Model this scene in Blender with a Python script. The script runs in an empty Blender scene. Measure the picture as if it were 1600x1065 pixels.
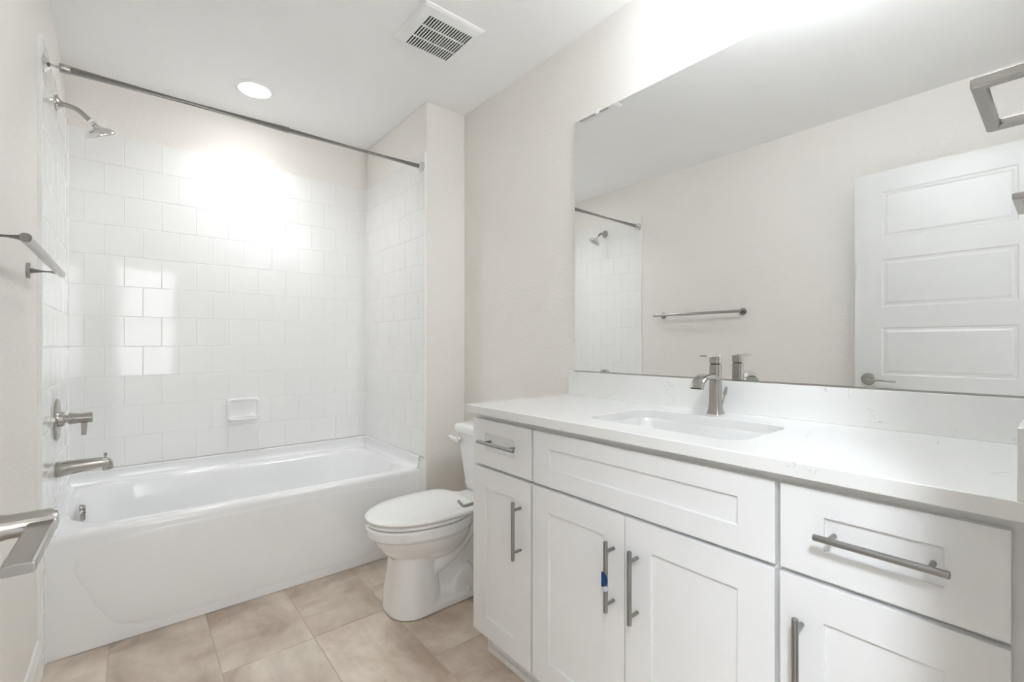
import bpy, bmesh, math, random
from mathutils import Vector, Matrix
random.seed(7)
sc = bpy.context.scene
col = sc.collection
PI = math.pi

# ------------------------------------------------------------------ camera
cam_d = bpy.data.cameras.new('camera')
cam = bpy.data.objects.new('camera', cam_d); col.objects.link(cam)
cam_d.sensor_width = 36.0; cam_d.lens = 718.65 / 1600 * 36
cam_d.shift_y = 6.0 / 1600
cam_d.clip_start = 0.02
cam.location = (0, 0, 1.145)
cam.rotation_euler = (PI / 2, 0, math.radians(-39.62))
sc.camera = cam

# ------------------------------------------------------------------ view, world
sc.view_settings.view_transform = 'Standard'
sc.view_settings.look = 'None'
sc.view_settings.gamma = 1.0
sc.view_settings.use_curve_mapping = False
sc.view_settings.exposure = 2.76
sc.cycles.max_bounces = 14
sc.cycles.diffuse_bounces = 9
sc.cycles.glossy_bounces = 6
sc.cycles.sample_clamp_indirect = 6.0
sc.cycles.caustics_reflective = False
sc.cycles.caustics_refractive = False
w = bpy.data.worlds.new('world'); sc.world = w; w.use_nodes = True
wn = w.node_tree.nodes; wl = w.node_tree.links
bg = wn['Background']; bg.inputs['Strength'].default_value = 0.9
tc = wn.new('ShaderNodeTexCoord'); sp = wn.new('ShaderNodeSeparateXYZ'); rp = wn.new('ShaderNodeValToRGB')
wl.new(tc.outputs['Generated'], sp.inputs[0]); wl.new(sp.outputs['Z'], rp.inputs[0]); wl.new(rp.outputs[0], bg.inputs['Color'])
rp.color_ramp.elements[0].position = 0.48; rp.color_ramp.elements[0].color = (0.42, 0.40, 0.37, 1)
rp.color_ramp.elements[1].position = 0.52; rp.color_ramp.elements[1].color = (0.90, 0.95, 1.0, 1)

# ------------------------------------------------------------------ lights
def light(name, kind, loc, energy, color=(1, 1, 1), rot=(0, 0, 0), **kw):
    l = bpy.data.lights.new(name, kind); l.energy = energy; l.color = color
    for k, v in kw.items(): setattr(l, k, v)
    o = bpy.data.objects.new(name, l); col.objects.link(o)
    o.location = loc; o.rotation_euler = rot
    return o
CEIL = 2.505
TUB_LAMP = (0.507, 2.76)
light('tub_downlight_lamp', 'AREA', (*TUB_LAMP, CEIL - 0.012), 0.48, (0.93, 0.965, 1.0), shape='DISK', size=0.13, spread=2.2)
light('added_bedroom_lamp', 'AREA', (-0.55, -0.42, CEIL - 0.09), 7.4, (0.80, 0.90, 1.0), shape='DISK', size=0.30)  # added fill lamp, out of view, placed to brighten the cabinet fronts
light('daylight_at_window', 'AREA', (0.2, -2.42, 1.5), 3.6, (0.86, 0.93, 1.0), rot=(PI / 2, 0, 0), shape='RECTANGLE', size=1.0, size_y=1.9)

# ------------------------------------------------------------------ materials
def nodes(name):
    m = bpy.data.materials.new(name); m.use_nodes = True
    nt = m.node_tree; return m, nt, nt.nodes['Principled BSDF']
def simple(name, colr, rough=0.5, metal=0.0, coat=0.0, spec=0.5, noise=0.0, nscale=20.0):
    m, nt, b = nodes(name)
    b.inputs['Base Color'].default_value = (*colr, 1); b.inputs['Roughness'].default_value = rough
    b.inputs['Metallic'].default_value = metal; b.inputs['Coat Weight'].default_value = coat
    b.inputs['Coat Roughness'].default_value = 0.05; b.inputs['Specular IOR Level'].default_value = spec
    if noise:
        t = nt.nodes.new('ShaderNodeTexCoord'); n = nt.nodes.new('ShaderNodeTexNoise'); n.inputs['Scale'].default_value = nscale
        n.inputs['Detail'].default_value = 4
        mx = nt.nodes.new('ShaderNodeMapRange'); mx.inputs['To Min'].default_value = rough - noise; mx.inputs['To Max'].default_value = rough + noise
        nt.links.new(t.outputs['Object'], n.inputs['Vector']); nt.links.new(n.outputs['Fac'], mx.inputs['Value']); nt.links.new(mx.outputs[0], b.inputs['Roughness'])
    return m
def textured(name, colr, rough, bscale, bdist, bstr, spec=0.3):
    m, nt, b = nodes(name)
    b.inputs['Base Color'].default_value = (*colr, 1); b.inputs['Roughness'].default_value = rough
    b.inputs['Specular IOR Level'].default_value = spec
    t = nt.nodes.new('ShaderNodeTexCoord'); n = nt.nodes.new('ShaderNodeTexNoise')
    n.inputs['Scale'].default_value = bscale; n.inputs['Detail'].default_value = 3; n.inputs['Roughness'].default_value = 0.55
    bp = nt.nodes.new('ShaderNodeBump'); bp.inputs['Strength'].default_value = bstr; bp.inputs['Distance'].default_value = bdist
    nt.links.new(t.outputs['Object'], n.inputs['Vector']); nt.links.new(n.outputs['Fac'], bp.inputs['Height']); nt.links.new(bp.outputs[0], b.inputs['Normal'])
    return m
M = {}
M['wall'] = textured('warm_beige_paint', (0.815, 0.788, 0.752), 0.55, 70, 0.004, 0.5)
M['ceiling'] = textured('white_ceiling_paint', (0.90, 0.90, 0.895), 0.8, 60, 0.003, 0.15)
M['trim'] = simple('white_trim_paint', (0.86, 0.86, 0.85), 0.35)
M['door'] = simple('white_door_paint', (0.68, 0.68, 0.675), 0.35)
M['tile'] = simple('white_glazed_tile', (0.84, 0.84, 0.83), 0.06, noise=0.02, nscale=9)
M['grout'] = simple('white_grout', (0.80, 0.80, 0.785), 0.8)
M['acrylic'] = simple('white_tub_acrylic', (0.84, 0.845, 0.85), 0.12, coat=0.3)
M['china'] = simple('white_vitreous_china', (0.85, 0.85, 0.85), 0.08, coat=0.4)
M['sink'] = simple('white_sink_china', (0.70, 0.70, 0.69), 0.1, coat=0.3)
M['seat'] = simple('white_seat_plastic', (0.87, 0.87, 0.86), 0.25)
M['cabinet'] = simple('white_cabinet_paint', (0.79, 0.79, 0.79), 0.38)
M['nickel'] = simple('brushed_nickel', (0.44, 0.42, 0.395), 0.22, 1.0)
M['steel'] = simple('stainless_steel_pull', (0.33, 0.32, 0.31), 0.30, 1.0)
M['chrome'] = simple('satin_chrome', (0.72, 0.71, 0.69), 0.13, 1.0)
M['mirror'] = simple('mirror_silver', (0.90, 0.905, 0.90), 0.0, 1.0)
M['glass_edge'] = simple('mirror_glass_edge', (0.55, 0.60, 0.58), 0.15)
M['clear'] = simple('clear_plastic', (0.9, 0.9, 0.9), 0.15)
M['black'] = simple('dark_void', (0.006, 0.006, 0.006), 0.9, spec=0.0)
M['rubber'] = simple('black_rubber', (0.02, 0.02, 0.02), 0.6)
M['blue'] = simple('blue_plastic', (0.0, 0.045, 0.17), 0.4)
M['pale'] = simple('pale_clear_plastic', (0.62, 0.66, 0.74), 0.2)
M['white_plastic'] = simple('white_plastic', (0.86, 0.86, 0.85), 0.4)
M['carpet'] = textured('beige_carpet', (0.60, 0.60, 0.60), 0.95, 300, 0.01, 0.6)
def emissive(name, colr, s):
    m, nt, b = nodes(name)
    b.inputs['Base Color'].default_value = (0.8, 0.8, 0.8, 1)
    b.inputs['Emission Color'].default_value = (*colr, 1); b.inputs['Emission Strength'].default_value = s
    return m
M['globe'] = emissive('fill_light_globe', (0.90, 0.95, 1.0), 18.0)  # glow of the added two-globe light over the mirror
M['lens'] = emissive('lit_lamp_lens', (1, 0.98, 0.95), 6.0)

def quartz():
    m, nt, b = nodes('white_quartz')
    N = nt.nodes; L = nt.links
    b.inputs['Roughness'].default_value = 0.13
    t = N.new('ShaderNodeTexCoord')
    n = N.new('ShaderNodeTexNoise'); n.inputs['Scale'].default_value = 4.5; n.inputs['Detail'].default_value = 6; n.inputs['Distortion'].default_value = 1.2
    L.new(t.outputs['Object'], n.inputs['Vector'])
    a = N.new('ShaderNodeMath'); a.operation = 'SUBTRACT'; a.inputs[1].default_value = 0.5; L.new(n.outputs['Fac'], a.inputs[0])
    ab = N.new('ShaderNodeMath'); ab.operation = 'ABSOLUTE'; L.new(a.outputs[0], ab.inputs[0])
    mr = N.new('ShaderNodeMapRange'); mr.inputs['From Min'].default_value = 0.0; mr.inputs['From Max'].default_value = 0.0045
    mr.inputs['To Min'].default_value = 1; mr.inputs['To Max'].default_value = 0; L.new(ab.outputs[0], mr.inputs['Value'])
    n2 = N.new('ShaderNodeTexNoise'); n2.inputs['Scale'].default_value = 9; n2.inputs['Detail'].default_value = 2; L.new(t.outputs['Object'], n2.inputs['Vector'])
    m2 = N.new('ShaderNodeMapRange'); m2.inputs['From Min'].default_value = 0.54; m2.inputs['From Max'].default_value = 0.66; L.new(n2.outputs['Fac'], m2.inputs['Value'])
    mu = N.new('ShaderNodeMath'); mu.operation = 'MULTIPLY'; L.new(mr.outputs[0], mu.inputs[0]); L.new(m2.outputs[0], mu.inputs[1])
    mx = N.new('ShaderNodeMix'); mx.data_type = 'RGBA'
    mx.inputs['A'].default_value = (0.765, 0.765, 0.75, 1); mx.inputs['B'].default_value = (0.53, 0.51, 0.48, 1)
    L.new(mu.outputs[0], mx.inputs['Factor']); L.new(mx.outputs['Result'], b.inputs['Base Color'])
    return m
M['quartz'] = quartz()

def floor_mat():
    m, nt, b = nodes('beige_stone_look_tile')
    N = nt.nodes; L = nt.links
    t = N.new('ShaderNodeTexCoord')
    at = N.new('ShaderNodeAttribute'); at.attribute_name = 'tint'; at.attribute_type = 'GEOMETRY'
    ad = N.new('ShaderNodeVectorMath'); ad.operation = 'ADD'
    sc_ = N.new('ShaderNodeVectorMath'); sc_.operation = 'SCALE'; sc_.inputs['Scale'].default_value = 11.0
    L.new(at.outputs['Color'], sc_.inputs[0]); L.new(t.outputs['Object'], ad.inputs[0]); L.new(sc_.outputs[0], ad.inputs[1])
    n = N.new('ShaderNodeTexNoise'); n.inputs['Scale'].default_value = 3.2; n.inputs['Detail'].default_value = 8; n.inputs['Roughness'].default_value = 0.62; n.inputs['Distortion'].default_value = 0.5
    L.new(ad.outputs[0], n.inputs['Vector'])
    cr = N.new('ShaderNodeValToRGB'); e = cr.color_ramp.elements
    e[0].position = 0.36; e[0].color = (0.43, 0.34, 0.27, 1); e[1].position = 0.66; e[1].color = (0.74, 0.66, 0.565, 1)
    k = cr.color_ramp.elements.new(0.5); k.color = (0.60, 0.51, 0.425, 1)
    L.new(n.outputs['Fac'], cr.inputs[0])
    # streaks along the plank
    mp = N.new('ShaderNodeMapping'); mp.inputs['Scale'].default_value = (16, 2.2, 1); L.new(ad.outputs[0], mp.inputs['Vector'])
    ns = N.new('ShaderNodeTexNoise'); ns.inputs['Scale'].default_value = 1.5; ns.inputs['Detail'].default_value = 5; L.new(mp.outputs[0], ns.inputs['Vector'])
    ms = N.new('ShaderNodeMapRange'); ms.inputs['From Min'].default_value = 0.3; ms.inputs['From Max'].default_value = 0.7; ms.inputs['To Min'].default_value = 0.92; ms.inputs['To Max'].default_value = 1.06
    L.new(ns.outputs['Fac'], ms.inputs['Value'])
    # dark scuffs
    nd = N.new('ShaderNodeTexNoise'); nd.inputs['Scale'].default_value = 9; nd.inputs['Detail'].default_value = 10; nd.inputs['Roughness'].default_value = 0.75; L.new(ad.outputs[0], nd.inputs['Vector'])
    md = N.new('ShaderNodeMapRange'); md.inputs['From Min'].default_value = 0.60; md.inputs['From Max'].default_value = 0.72; md.inputs['To Min'].default_value = 1.0; md.inputs['To Max'].default_value = 0.72
    L.new(nd.outputs['Fac'], md.inputs['Value'])
    sx = N.new('ShaderNodeSeparateColor'); L.new(at.outputs['Color'], sx.inputs[0])
    mt = N.new('ShaderNodeMapRange'); mt.inputs['To Min'].default_value = 0.86; mt.inputs['To Max'].default_value = 1.12; L.new(sx.outputs[0], mt.inputs['Value'])
    m1 = N.new('ShaderNodeMath'); m1.operation = 'MULTIPLY'; L.new(ms.outputs[0], m1.inputs[0]); L.new(md.outputs[0], m1.inputs[1])
    m2 = N.new('ShaderNodeMath'); m2.operation = 'MULTIPLY'; L.new(m1.outputs[0], m2.inputs[0]); L.new(mt.outputs[0], m2.inputs[1])
    vs = N.new('ShaderNodeVectorMath'); vs.operation = 'SCALE'; L.new(cr.outputs[0], vs.inputs[0]); L.new(m2.outputs[0], vs.inputs['Scale'])
    L.new(vs.outputs[0], b.inputs['Base Color'])
    b.inputs['Roughness'].default_value = 0.42
    return m
M['floor'] = floor_mat()
M['floor_grout'] = simple('floor_grout', (0.52, 0.45, 0.375), 0.8)

# ------------------------------------------------------------------ mesh helpers
def link(name, bm, mats, parent=None, smooth=False, angle=35, bevel=0.0, bseg=2):
    bmesh.ops.recalc_face_normals(bm, faces=bm.faces)
    me = bpy.data.meshes.new(name); bm.to_mesh(me); bm.free()
    if not isinstance(mats, (list, tuple)): mats = [mats]
    for m in mats: me.materials.append(m)
    o = bpy.data.objects.new(name, me); col.objects.link(o)
    if parent:
        o.parent = parent; o.location = -Vector(world_loc(parent))
    if bevel:
        b = o.modifiers.new('bevel', 'BEVEL'); b.width = bevel; b.segments = bseg; b.limit_method = 'ANGLE'; b.angle_limit = math.radians(40)
        smooth = True
    if smooth:
        for p in me.polygons: p.use_smooth = True
        me.set_sharp_from_angle(angle=math.radians(angle)) if not bevel else None
        if bevel:
            wn_ = o.modifiers.new('wn', 'WEIGHTED_NORMAL'); wn_.keep_sharp = True
    return o
WL = {}
def world_loc(o):
    v = Vector(o.location); p = o.parent
    while p: v += Vector(p.location); p = p.parent
    return v
def empty(name, loc, label=None, cat=None, group=None, kind=None):
    o = bpy.data.objects.new(name, None); col.objects.link(o); o.location = loc; o.empty_display_size = 0.05
    tag(o, label, cat, group, kind); return o
def tag(o, label=None, cat=None, group=None, kind=None):
    if label: o['label'] = label
    if cat: o['category'] = cat
    if group: o['group'] = group
    if kind: o['kind'] = kind
    return o
def B(): return bmesh.new()
def box(bm, x0, x1, y0, y1, z0, z1, mat=0):
    v = [bm.verts.new(p) for p in ((x0,y0,z0),(x1,y0,z0),(x1,y1,z0),(x0,y1,z0),(x0,y0,z1),(x1,y0,z1),(x1,y1,z1),(x0,y1,z1))]
    for f in ((0,3,2,1),(4,5,6,7),(0,1,5,4),(1,2,6,5),(2,3,7,6),(3,0,4,7)):
        bm.faces.new([v[i] for i in f]).material_index = mat
    return bm
def frame_of(d):
    d = Vector(d).normalized()
    u = Vector((0, 0, 1)) if abs(d.z) < 0.9 else Vector((1, 0, 0))
    a = d.cross(u).normalized(); b_ = a.cross(d).normalized()
    return a, b_
def loft(bm, rings, cap0=True, cap1=True, mat=0, closed=True):
    vr = [[bm.verts.new(p) for p in r] for r in rings]
    n = len(vr[0])
    for i in range(len(vr) - 1):
        for j in range(n if closed else n - 1):
            k = (j + 1) % n
            bm.faces.new((vr[i][j], vr[i][k], vr[i+1][k], vr[i+1][j])).material_index = mat
    if cap0: bm.faces.new(vr[0][::-1]).material_index = mat
    if cap1: bm.faces.new(vr[-1]).material_index = mat
    return vr
def tube(bm, pts, r, n=20, mat=0, prof=None, up=None, cap=True):
    """sweep a circle (or prof: list of (a,b) offsets) along pts; r number or list"""
    pts = [Vector(p) for p in pts]; rings = []
    rs = r if isinstance(r, (list, tuple)) else [r] * len(pts)
    a = b_ = None
    for i, p in enumerate(pts):
        if i == 0: d = pts[1] - p
        elif i == len(pts) - 1: d = p - pts[i-1]
        else: d = (pts[i+1] - p).normalized() + (p - pts[i-1]).normalized()
        d.normalize()
        if up is not None:
            a = d.cross(Vector(up)).normalized(); b_ = a.cross(d).normalized()
        elif a is None: a, b_ = frame_of(d)
        else:
            a = (a - d * a.dot(d)).normalized(); b_ = d.cross(a).normalized()
        if i in (0, len(pts) - 1): k = 1
        else:
            e = (p - pts[i-1]).normalized(); k = 1
        if prof: rings.append([p + a * (q[0] * rs[i]) + b_ * (q[1] * rs[i]) for q in prof])
        else: rings.append([p + (a * math.cos(2*PI*j/n) + b_ * math.sin(2*PI*j/n)) * rs[i] for j in range(n)])
    loft(bm, rings, cap, cap, mat)
    return bm
def lathe(bm, origin, axis, prof, n=32, mat=0):
    """prof: list of (distance along axis, radius)"""
    o = Vector(origin); d = Vector(axis).normalized(); a, b_ = frame_of(d)
    rings = []
    for h, r in prof:
        r = max(r, 1e-4)
        rings.append([o + d * h + (a * math.cos(2*PI*j/n) + b_ * math.sin(2*PI*j/n)) * r for j in range(n)])
    loft(bm, rings, True, True, mat)
    return bm
def rrect(cx, cy, hx, hy, r, k=8):
    r = min(r, hx - 1e-4, hy - 1e-4); out = []
    for q, (sx, sy) in enumerate(((1, 1), (-1, 1), (-1, -1), (1, -1))):
        for i in range(k + 1):
            a = q * PI / 2 + i * PI / 2 / k
            out.append((cx + sx * (hx - r) + r * math.cos(a), cy + sy * (hy - r) + r * math.sin(a)))
    return out
def spline(pts, n=8):
    P = [Vector(p) for p in pts]; P = [P[0]*2-P[1]] + P + [P[-1]*2-P[-2]]; out = []
    for i in range(1, len(P) - 2):
        for j in range(n):
            t = j / n
            out.append(0.5*((2*P[i]) + (P[i+1]-P[i-1])*t + (2*P[i-1]-5*P[i]+4*P[i+1]-P[i+2])*t*t + (3*P[i]-P[i-1]-3*P[i+1]+P[i+2])*t**3))
    out.append(P[-2]); return out
def structure(name, bm, mat, **k):
    o = link(name, bm, mat, **k)
    if not o.parent: o['kind'] = 'structure'
    return o

# ------------------------------------------------------------------ room constants
XL, XR = -0.25, 1.525          # left / right walls of the room
YD = 3.13                      # back wall behind the tub
YW = 2.28                      # face of the stub wall beside the tub
XW = 1.27                      # its inner side
TF0, TF1, TFB = -0.238, 1.258, 3.12   # tile faces: left, right, back
YF = 0.020                     # wall at the near end of the vanity
BY = -2.35                     # bedroom window wall

# ------------------------------------------------------------------ shell
structure('wall_left', box(B(), XL-0.12, XL, -0.10, YD+0.12, 0, CEIL), M['wall'])
structure('wall_back', box(B(), XL, XW+0.30, YD, YD+0.12, 0, CEIL), M['wall'])
structure('wall_right', box(B(), XR, XR+0.12, -0.10, YD, 0, CEIL), M['wall'])
b = B(); box(b, XW, XR, YW, YD, 0, CEIL)
structure('wall_alcove', b, M['wall'], bevel=0.006, bseg=3)
DX0, DX1, DH = -0.155, 0.630, 2.10   # doorway
b = B(); box(b, XL, DX0, YF-0.12, YF, 0, CEIL); box(b, DX1, XR, YF-0.12, YF, 0, CEIL); box(b, DX0, DX1, YF-0.12, YF, DH, CEIL)
structure('wall_front', b, M['wall'])
b = B(); box(b, DX0-0.004, DX0+0.002, YF-0.125, YF+0.004, 0, DH); box(b, DX1-0.012, DX1, YF-0.125, YF+0.004, 0, DH-0.001); box(b, DX0, DX1-0.012, YF-0.125, YF+0.004, DH-0.012, DH)
structure('trim_1', b, M['trim'])
structure('ceiling', box(B(), XL-0.12, XR+0.12, YF-0.12, YD+0.12, CEIL, CEIL+0.1), M['ceiling'])

# floor: every tile a slab of the one floor mesh, own tint
b = B(); tl = b.faces.layers.int.new('t')
TW, TL_ = 0.3085, 0.617
cols = {-1: 1.85, 0: 1.85, 1: 1.82, 2: 1.878, 3: 1.885, 4: 1.482, 5: 1.80, 6: 1.48}
tints = []
for c, y0 in cols.items():
    x0 = -0.0655 - TW + TW * c + TW * 0
    x1 = x0 + TW
    for r in range(-4, 3):
        ya, yb = y0 + r * TL_, y0 + (r + 1) * TL_
        ya = max(ya, YF - 0.12); yb = min(yb, YD); xa, xb = max(x0, XL), min(x1, XR)
        if yb - ya < 0.01 or xb - xa < 0.01: continue
        g = 0.0013; s = 0.0008
        vb = [b.verts.new(p) for p in ((xa+g,ya+g,-0.002),(xb-g,ya+g,-0.002),(xb-g,yb-g,-0.002),(xa+g,yb-g,-0.002))]
        vt = [b.verts.new(p) for p in ((xa+g+s,ya+g+s,0),(xb-g-s,ya+g+s,0),(xb-g-s,yb-g-s,0),(xa+g+s,yb-g-s,0))]
        t = (random.random(), random.random(), random.random()); tints.append(t)
        fs = [b.faces.new(vt)] + [b.faces.new((vb[i], vb[(i+1)%4], vt[(i+1)%4], vt[i])) for i in range(4)]
        for f in fs: f[tl] = len(tints)
box(b, XL, XR, YF-0.12, YD, -0.05, -0.0015, 1)
fl = structure('floor', b, [M['floor'], M['floor_grout']])
me = fl.data; ca = me.color_attributes.new('tint', 'FLOAT_COLOR', 'CORNER')
ids = [d.value for d in me.attributes['t'].data]
for p in me.polygons:
    i = ids[p.index]; c = tints[i-1] if i > 0 else (0.5, 0.5, 0.5)
    for li in p.loop_indices: ca.data[li].color = (*c, 1)

# bedroom behind the camera, seen only in reflections
BX0, BX1, BYF = -1.6, 2.6, YF - 0.12
structure('floor_bedroom', box(B(), BX0, BX1, BY, BYF, -0.05, -0.002), M['carpet'])
structure('ceiling_bedroom', box(B(), BX0, BX1, BY, BYF, CEIL, CEIL+0.1), M['ceiling'])
structure('wall_bedroom_left', box(B(), BX0-0.1, BX0, BY, BYF, 0, CEIL), M['wall'])
structure('wall_bedroom_right', box(B(), BX1, BX1+0.1, BY, BYF, 0, CEIL), M['wall'])
b = B(); box(b, BX0, XL-0.12, BYF, BYF+0.1, 0, CEIL); box(b, XR+0.12, BX1, BYF, BYF+0.1, 0, CEIL)
structure('wall_bedroom_front', b, M['wall'])
WX0, WX1, WZ0, WZ1 = -0.15, 0.52, 0.68, 2.28
b = B(); box(b, BX0, WX0, BY-0.12, BY, 0, CEIL); box(b, WX1, BX1, BY-0.12, BY, 0, CEIL); box(b, WX0, WX1, BY-0.12, BY, 0, WZ0); box(b, WX0, WX1, BY-0.12, BY, WZ1, CEIL)
structure('wall_bedroom_back', b, M['wall'])
b = B(); f = 0.04
box(b, WX0, WX0+f, BY-0.09, BY-0.03, WZ0, WZ1); box(b, WX1-f, WX1, BY-0.09, BY-0.03, WZ0, WZ1)
box(b, WX0+f, WX1-f, BY-0.09, BY-0.03, WZ0, WZ0+f); box(b, WX0+f, WX1-f, BY-0.09, BY-0.03, WZ1-f, WZ1)
box(b, WX0+f, WX1-f, BY-0.08, BY-0.04, 1.46, 1.50)
structure('window_1', b, M['trim'])

# ------------------------------------------------------------------ tile facing
S = 0.1544; RH = 0.1551; TT = 2.2224
def tile_wall(name, parent, o, du, n, u0, u1, off, rows, back=0.010):
    """o: origin; du: unit along wall; n: outward normal; tiles between u0..u1"""
    b = B(); o = Vector(o); du = Vector(du); n = Vector(n); up = Vector((0, 0, 1))
    def P(u, z, h): return o + du * u + up * z + n * h
    g = 0.0008; s = 0.0018
    for (za, zb, r) in rows:
        base = off[0] if r % 2 == 0 else off[1]
        k = math.floor((u0 - base) / S); u = base + k * S
        while u < u1 - 1e-4:
            a, c = max(u, u0), min(u + S, u1)
            if c - a > 0.006:
                t1, t2 = random.uniform(-1, 1) * 0.00022, random.uniform(-1, 1) * 0.00022
                pb = [(a+g, za+g), (c-g, za+g), (c-g, zb-g), (a+g, zb-g)]
                v0 = [b.verts.new(P(x, z, -0.003)) for x, z in pb]
                v1 = [b.verts.new(P(x, z, -0.0011)) for x, z in pb]
                pt = [(a+g+s, za+g+s, -t1-t2), (c-g-s, za+g+s, t1-t2), (c-g-s, zb-g-s, t1+t2), (a+g+s, zb-g-s, -t1+t2)]
                vt = [b.verts.new(P(x, z, h)) for x, z, h in pt]
                b.faces.new(vt)
                for i in range(4):
                    b.faces.new((v1[i], v1[(i+1)%4], vt[(i+1)%4], vt[i])); b.faces.new((v0[i], v0[(i+1)%4], v1[(i+1)%4], v1[i]))
            u += S
    z0 = min(r[0] for r in rows); z1 = max(r[1] for r in rows)
    c8 = [P(u, z, h) for h in (-back, -0.0016) for u, z in ((u0, z0), (u1, z0), (u1, z1), (u0, z1))]
    v = [b.verts.new(p) for p in c8]
    for f in ((0,3,2,1),(4,5,6,7),(0,1,5,4),(1,2,6,5),(2,3,7,6),(3,0,4,7)): b.faces.new([v[i] for i in f]).material_index = 1
    return link(name, b, [M['tile'], M['grout']], parent=parent)
rows = [(max(TT-RH*(r+1), 0.508), TT-RH*r, r) for r in range(11)]
wb = bpy.data.objects['wall_back']; wlf = bpy.data.objects['wall_left']; wa = bpy.data.objects['wall_alcove']
tile_wall('tile_facing', wb, (0, TFB, 0), (1, 0, 0), (0, -1, 0), TF0, TF1, (-0.1828, -0.1069), rows)
YT = 2.272
tile_wall('tile_facing', wlf, (TF0, 0, 0), (0, 1, 0), (1, 0, 0), YT, TFB, (TFB-S*0.72, TFB-S*0.22), rows, back=0.012)
tile_wall('tile_facing', wa, (TF1, 0, 0), (0, 1, 0), (-1, 0, 0), YT+0.012, TFB, (TFB-S*0.40, TFB-S*0.9), rows, back=0.012)
low = [(max(TT-RH*(r+1), 0.0), TT-RH*r if r > 11 else 0.508, r) for r in range(11, 15)]
tile_wall('tile_facing', wlf, (TF0, 0, 0), (0, 1, 0), (1, 0, 0), YT, 2.338, (TFB-S*0.72, TFB-S*0.22), low, back=0.012)
tile_wall('tile_facing', wa, (TF1, 0, 0), (0, 1, 0), (-1, 0, 0), YT+0.012, 2.338, (TFB-S*0.40, TFB-S*0.9), low, back=0.012)
link('tile_edge_trim', box(B(), XL, TF0+0.001, YT-0.006, YT, 0, TT), M['trim'], parent=wlf)
link('tile_edge_trim', box(B(), TF1-0.001, XW, YT+0.006, YT+0.012, 0, TT), M['trim'], parent=wa)

def bead(parent, p, q, n, w=0.004):
    p, q, n = Vector(p), Vector(q), Vector(n); d = (q-p).normalized(); a = Vector([abs(c) > 0 and c or 0 for c in n])
    # n holds the two outward unit directions added together
    ax = [Vector((n.x, 0, 0)), Vector((0, n.y, 0)), Vector((0, 0, n.z))]; ax = [v for v in ax if v.length > 0]
    b = B(); e = 0.003
    loft(b, [[r - ax[0]*e - ax[1]*e, r + ax[0]*w - ax[1]*e, r + ax[0]*w*0.4 + ax[1]*w*0.4, r + ax[1]*w - ax[0]*e] for r in (p, q)])
    return link('caulk_bead', b, M['trim'], parent=parent)
bead(wb, (TF0, TFB, 0.512), (TF0, TFB, TT), (1, -1, 0)); bead(wb, (TF1, TFB, 0.512), (TF1, TFB, TT), (-1, -1, 0))
bead(wlf, (TF0, 2.338, 0.0), (TF0, 2.338, 0.49), (1, -1, 0), 0.005); bead(wa, (TF1, 2.338, 0.0), (TF1, 2.338, 0.49), (-1, -1, 0), 0.005)
# baseboards
def baseboard(name, pts, h=0.125, t=0.012):
    """pts: polyline at the wall, room on the left side of travel"""
    prof = [(0, 0), (t, 0), (t, h-0.03), (t*0.75, h-0.022), (t*0.55, h-0.008), (t*0.35, h), (0, h)]
    b = B(); rings = []
    for i, p in enumerate(pts):
        p = Vector((*p, 0))
        d0 = (p - Vector((*pts[i-1], 0))).normalized() if i else None
        d1 = (Vector((*pts[i+1], 0)) - p).normalized() if i < len(pts)-1 else None
        nrm = Vector((0, 0, 0))
        for d in (d0, d1):
            if d: nrm += Vector((-d.y, d.x, 0))
        nrm.normalize()
        if d0 and d1: nrm /= max(0.3, nrm.dot(Vector((-d0.y, d0.x, 0))))
        rings.append([p + nrm * a + Vector((0, 0, z)) for a, z in prof])
    loft(b, rings)
    return structure(name, b, M['trim'])
baseboard('baseboard_left', [(XL, YT-0.006), (XL, YF)])
baseboard('baseboard_right', [(XR, 1.44), (XR, YW), (XW, YW)])

# ------------------------------------------------------------------ door (open against the left wall)
FX = -0.118   # room side face
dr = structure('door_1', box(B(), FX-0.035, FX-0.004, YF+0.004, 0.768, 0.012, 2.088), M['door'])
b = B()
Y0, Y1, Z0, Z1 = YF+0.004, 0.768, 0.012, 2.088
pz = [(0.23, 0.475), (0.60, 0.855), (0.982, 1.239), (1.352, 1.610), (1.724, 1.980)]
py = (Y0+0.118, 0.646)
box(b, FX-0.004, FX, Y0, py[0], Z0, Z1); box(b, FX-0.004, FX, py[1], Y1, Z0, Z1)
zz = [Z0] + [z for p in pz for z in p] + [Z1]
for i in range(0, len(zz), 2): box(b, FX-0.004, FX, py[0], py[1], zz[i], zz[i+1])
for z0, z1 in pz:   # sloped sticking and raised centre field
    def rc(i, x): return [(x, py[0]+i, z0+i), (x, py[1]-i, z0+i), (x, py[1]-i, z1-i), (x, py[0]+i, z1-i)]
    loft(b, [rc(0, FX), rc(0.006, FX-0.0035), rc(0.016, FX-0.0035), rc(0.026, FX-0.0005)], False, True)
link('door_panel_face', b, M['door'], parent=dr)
hl = empty('door_handle', (FX, 0.705, 0.955)); hl.parent = dr; hl.location = (FX, 0.705, 0.955)
b = B(); lathe(b, (FX, 0.705, 0.955), (1, 0, 0), [(0, 0.033), (0.004, 0.033), (0.008, 0.030), (0.009, 0.014), (0.02, 0.0125), (0.052, 0.0125), (0.056, 0.0105), (0.057, 0.004)])
link('rosette', b, M['nickel'], parent=hl, smooth=True)
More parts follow.
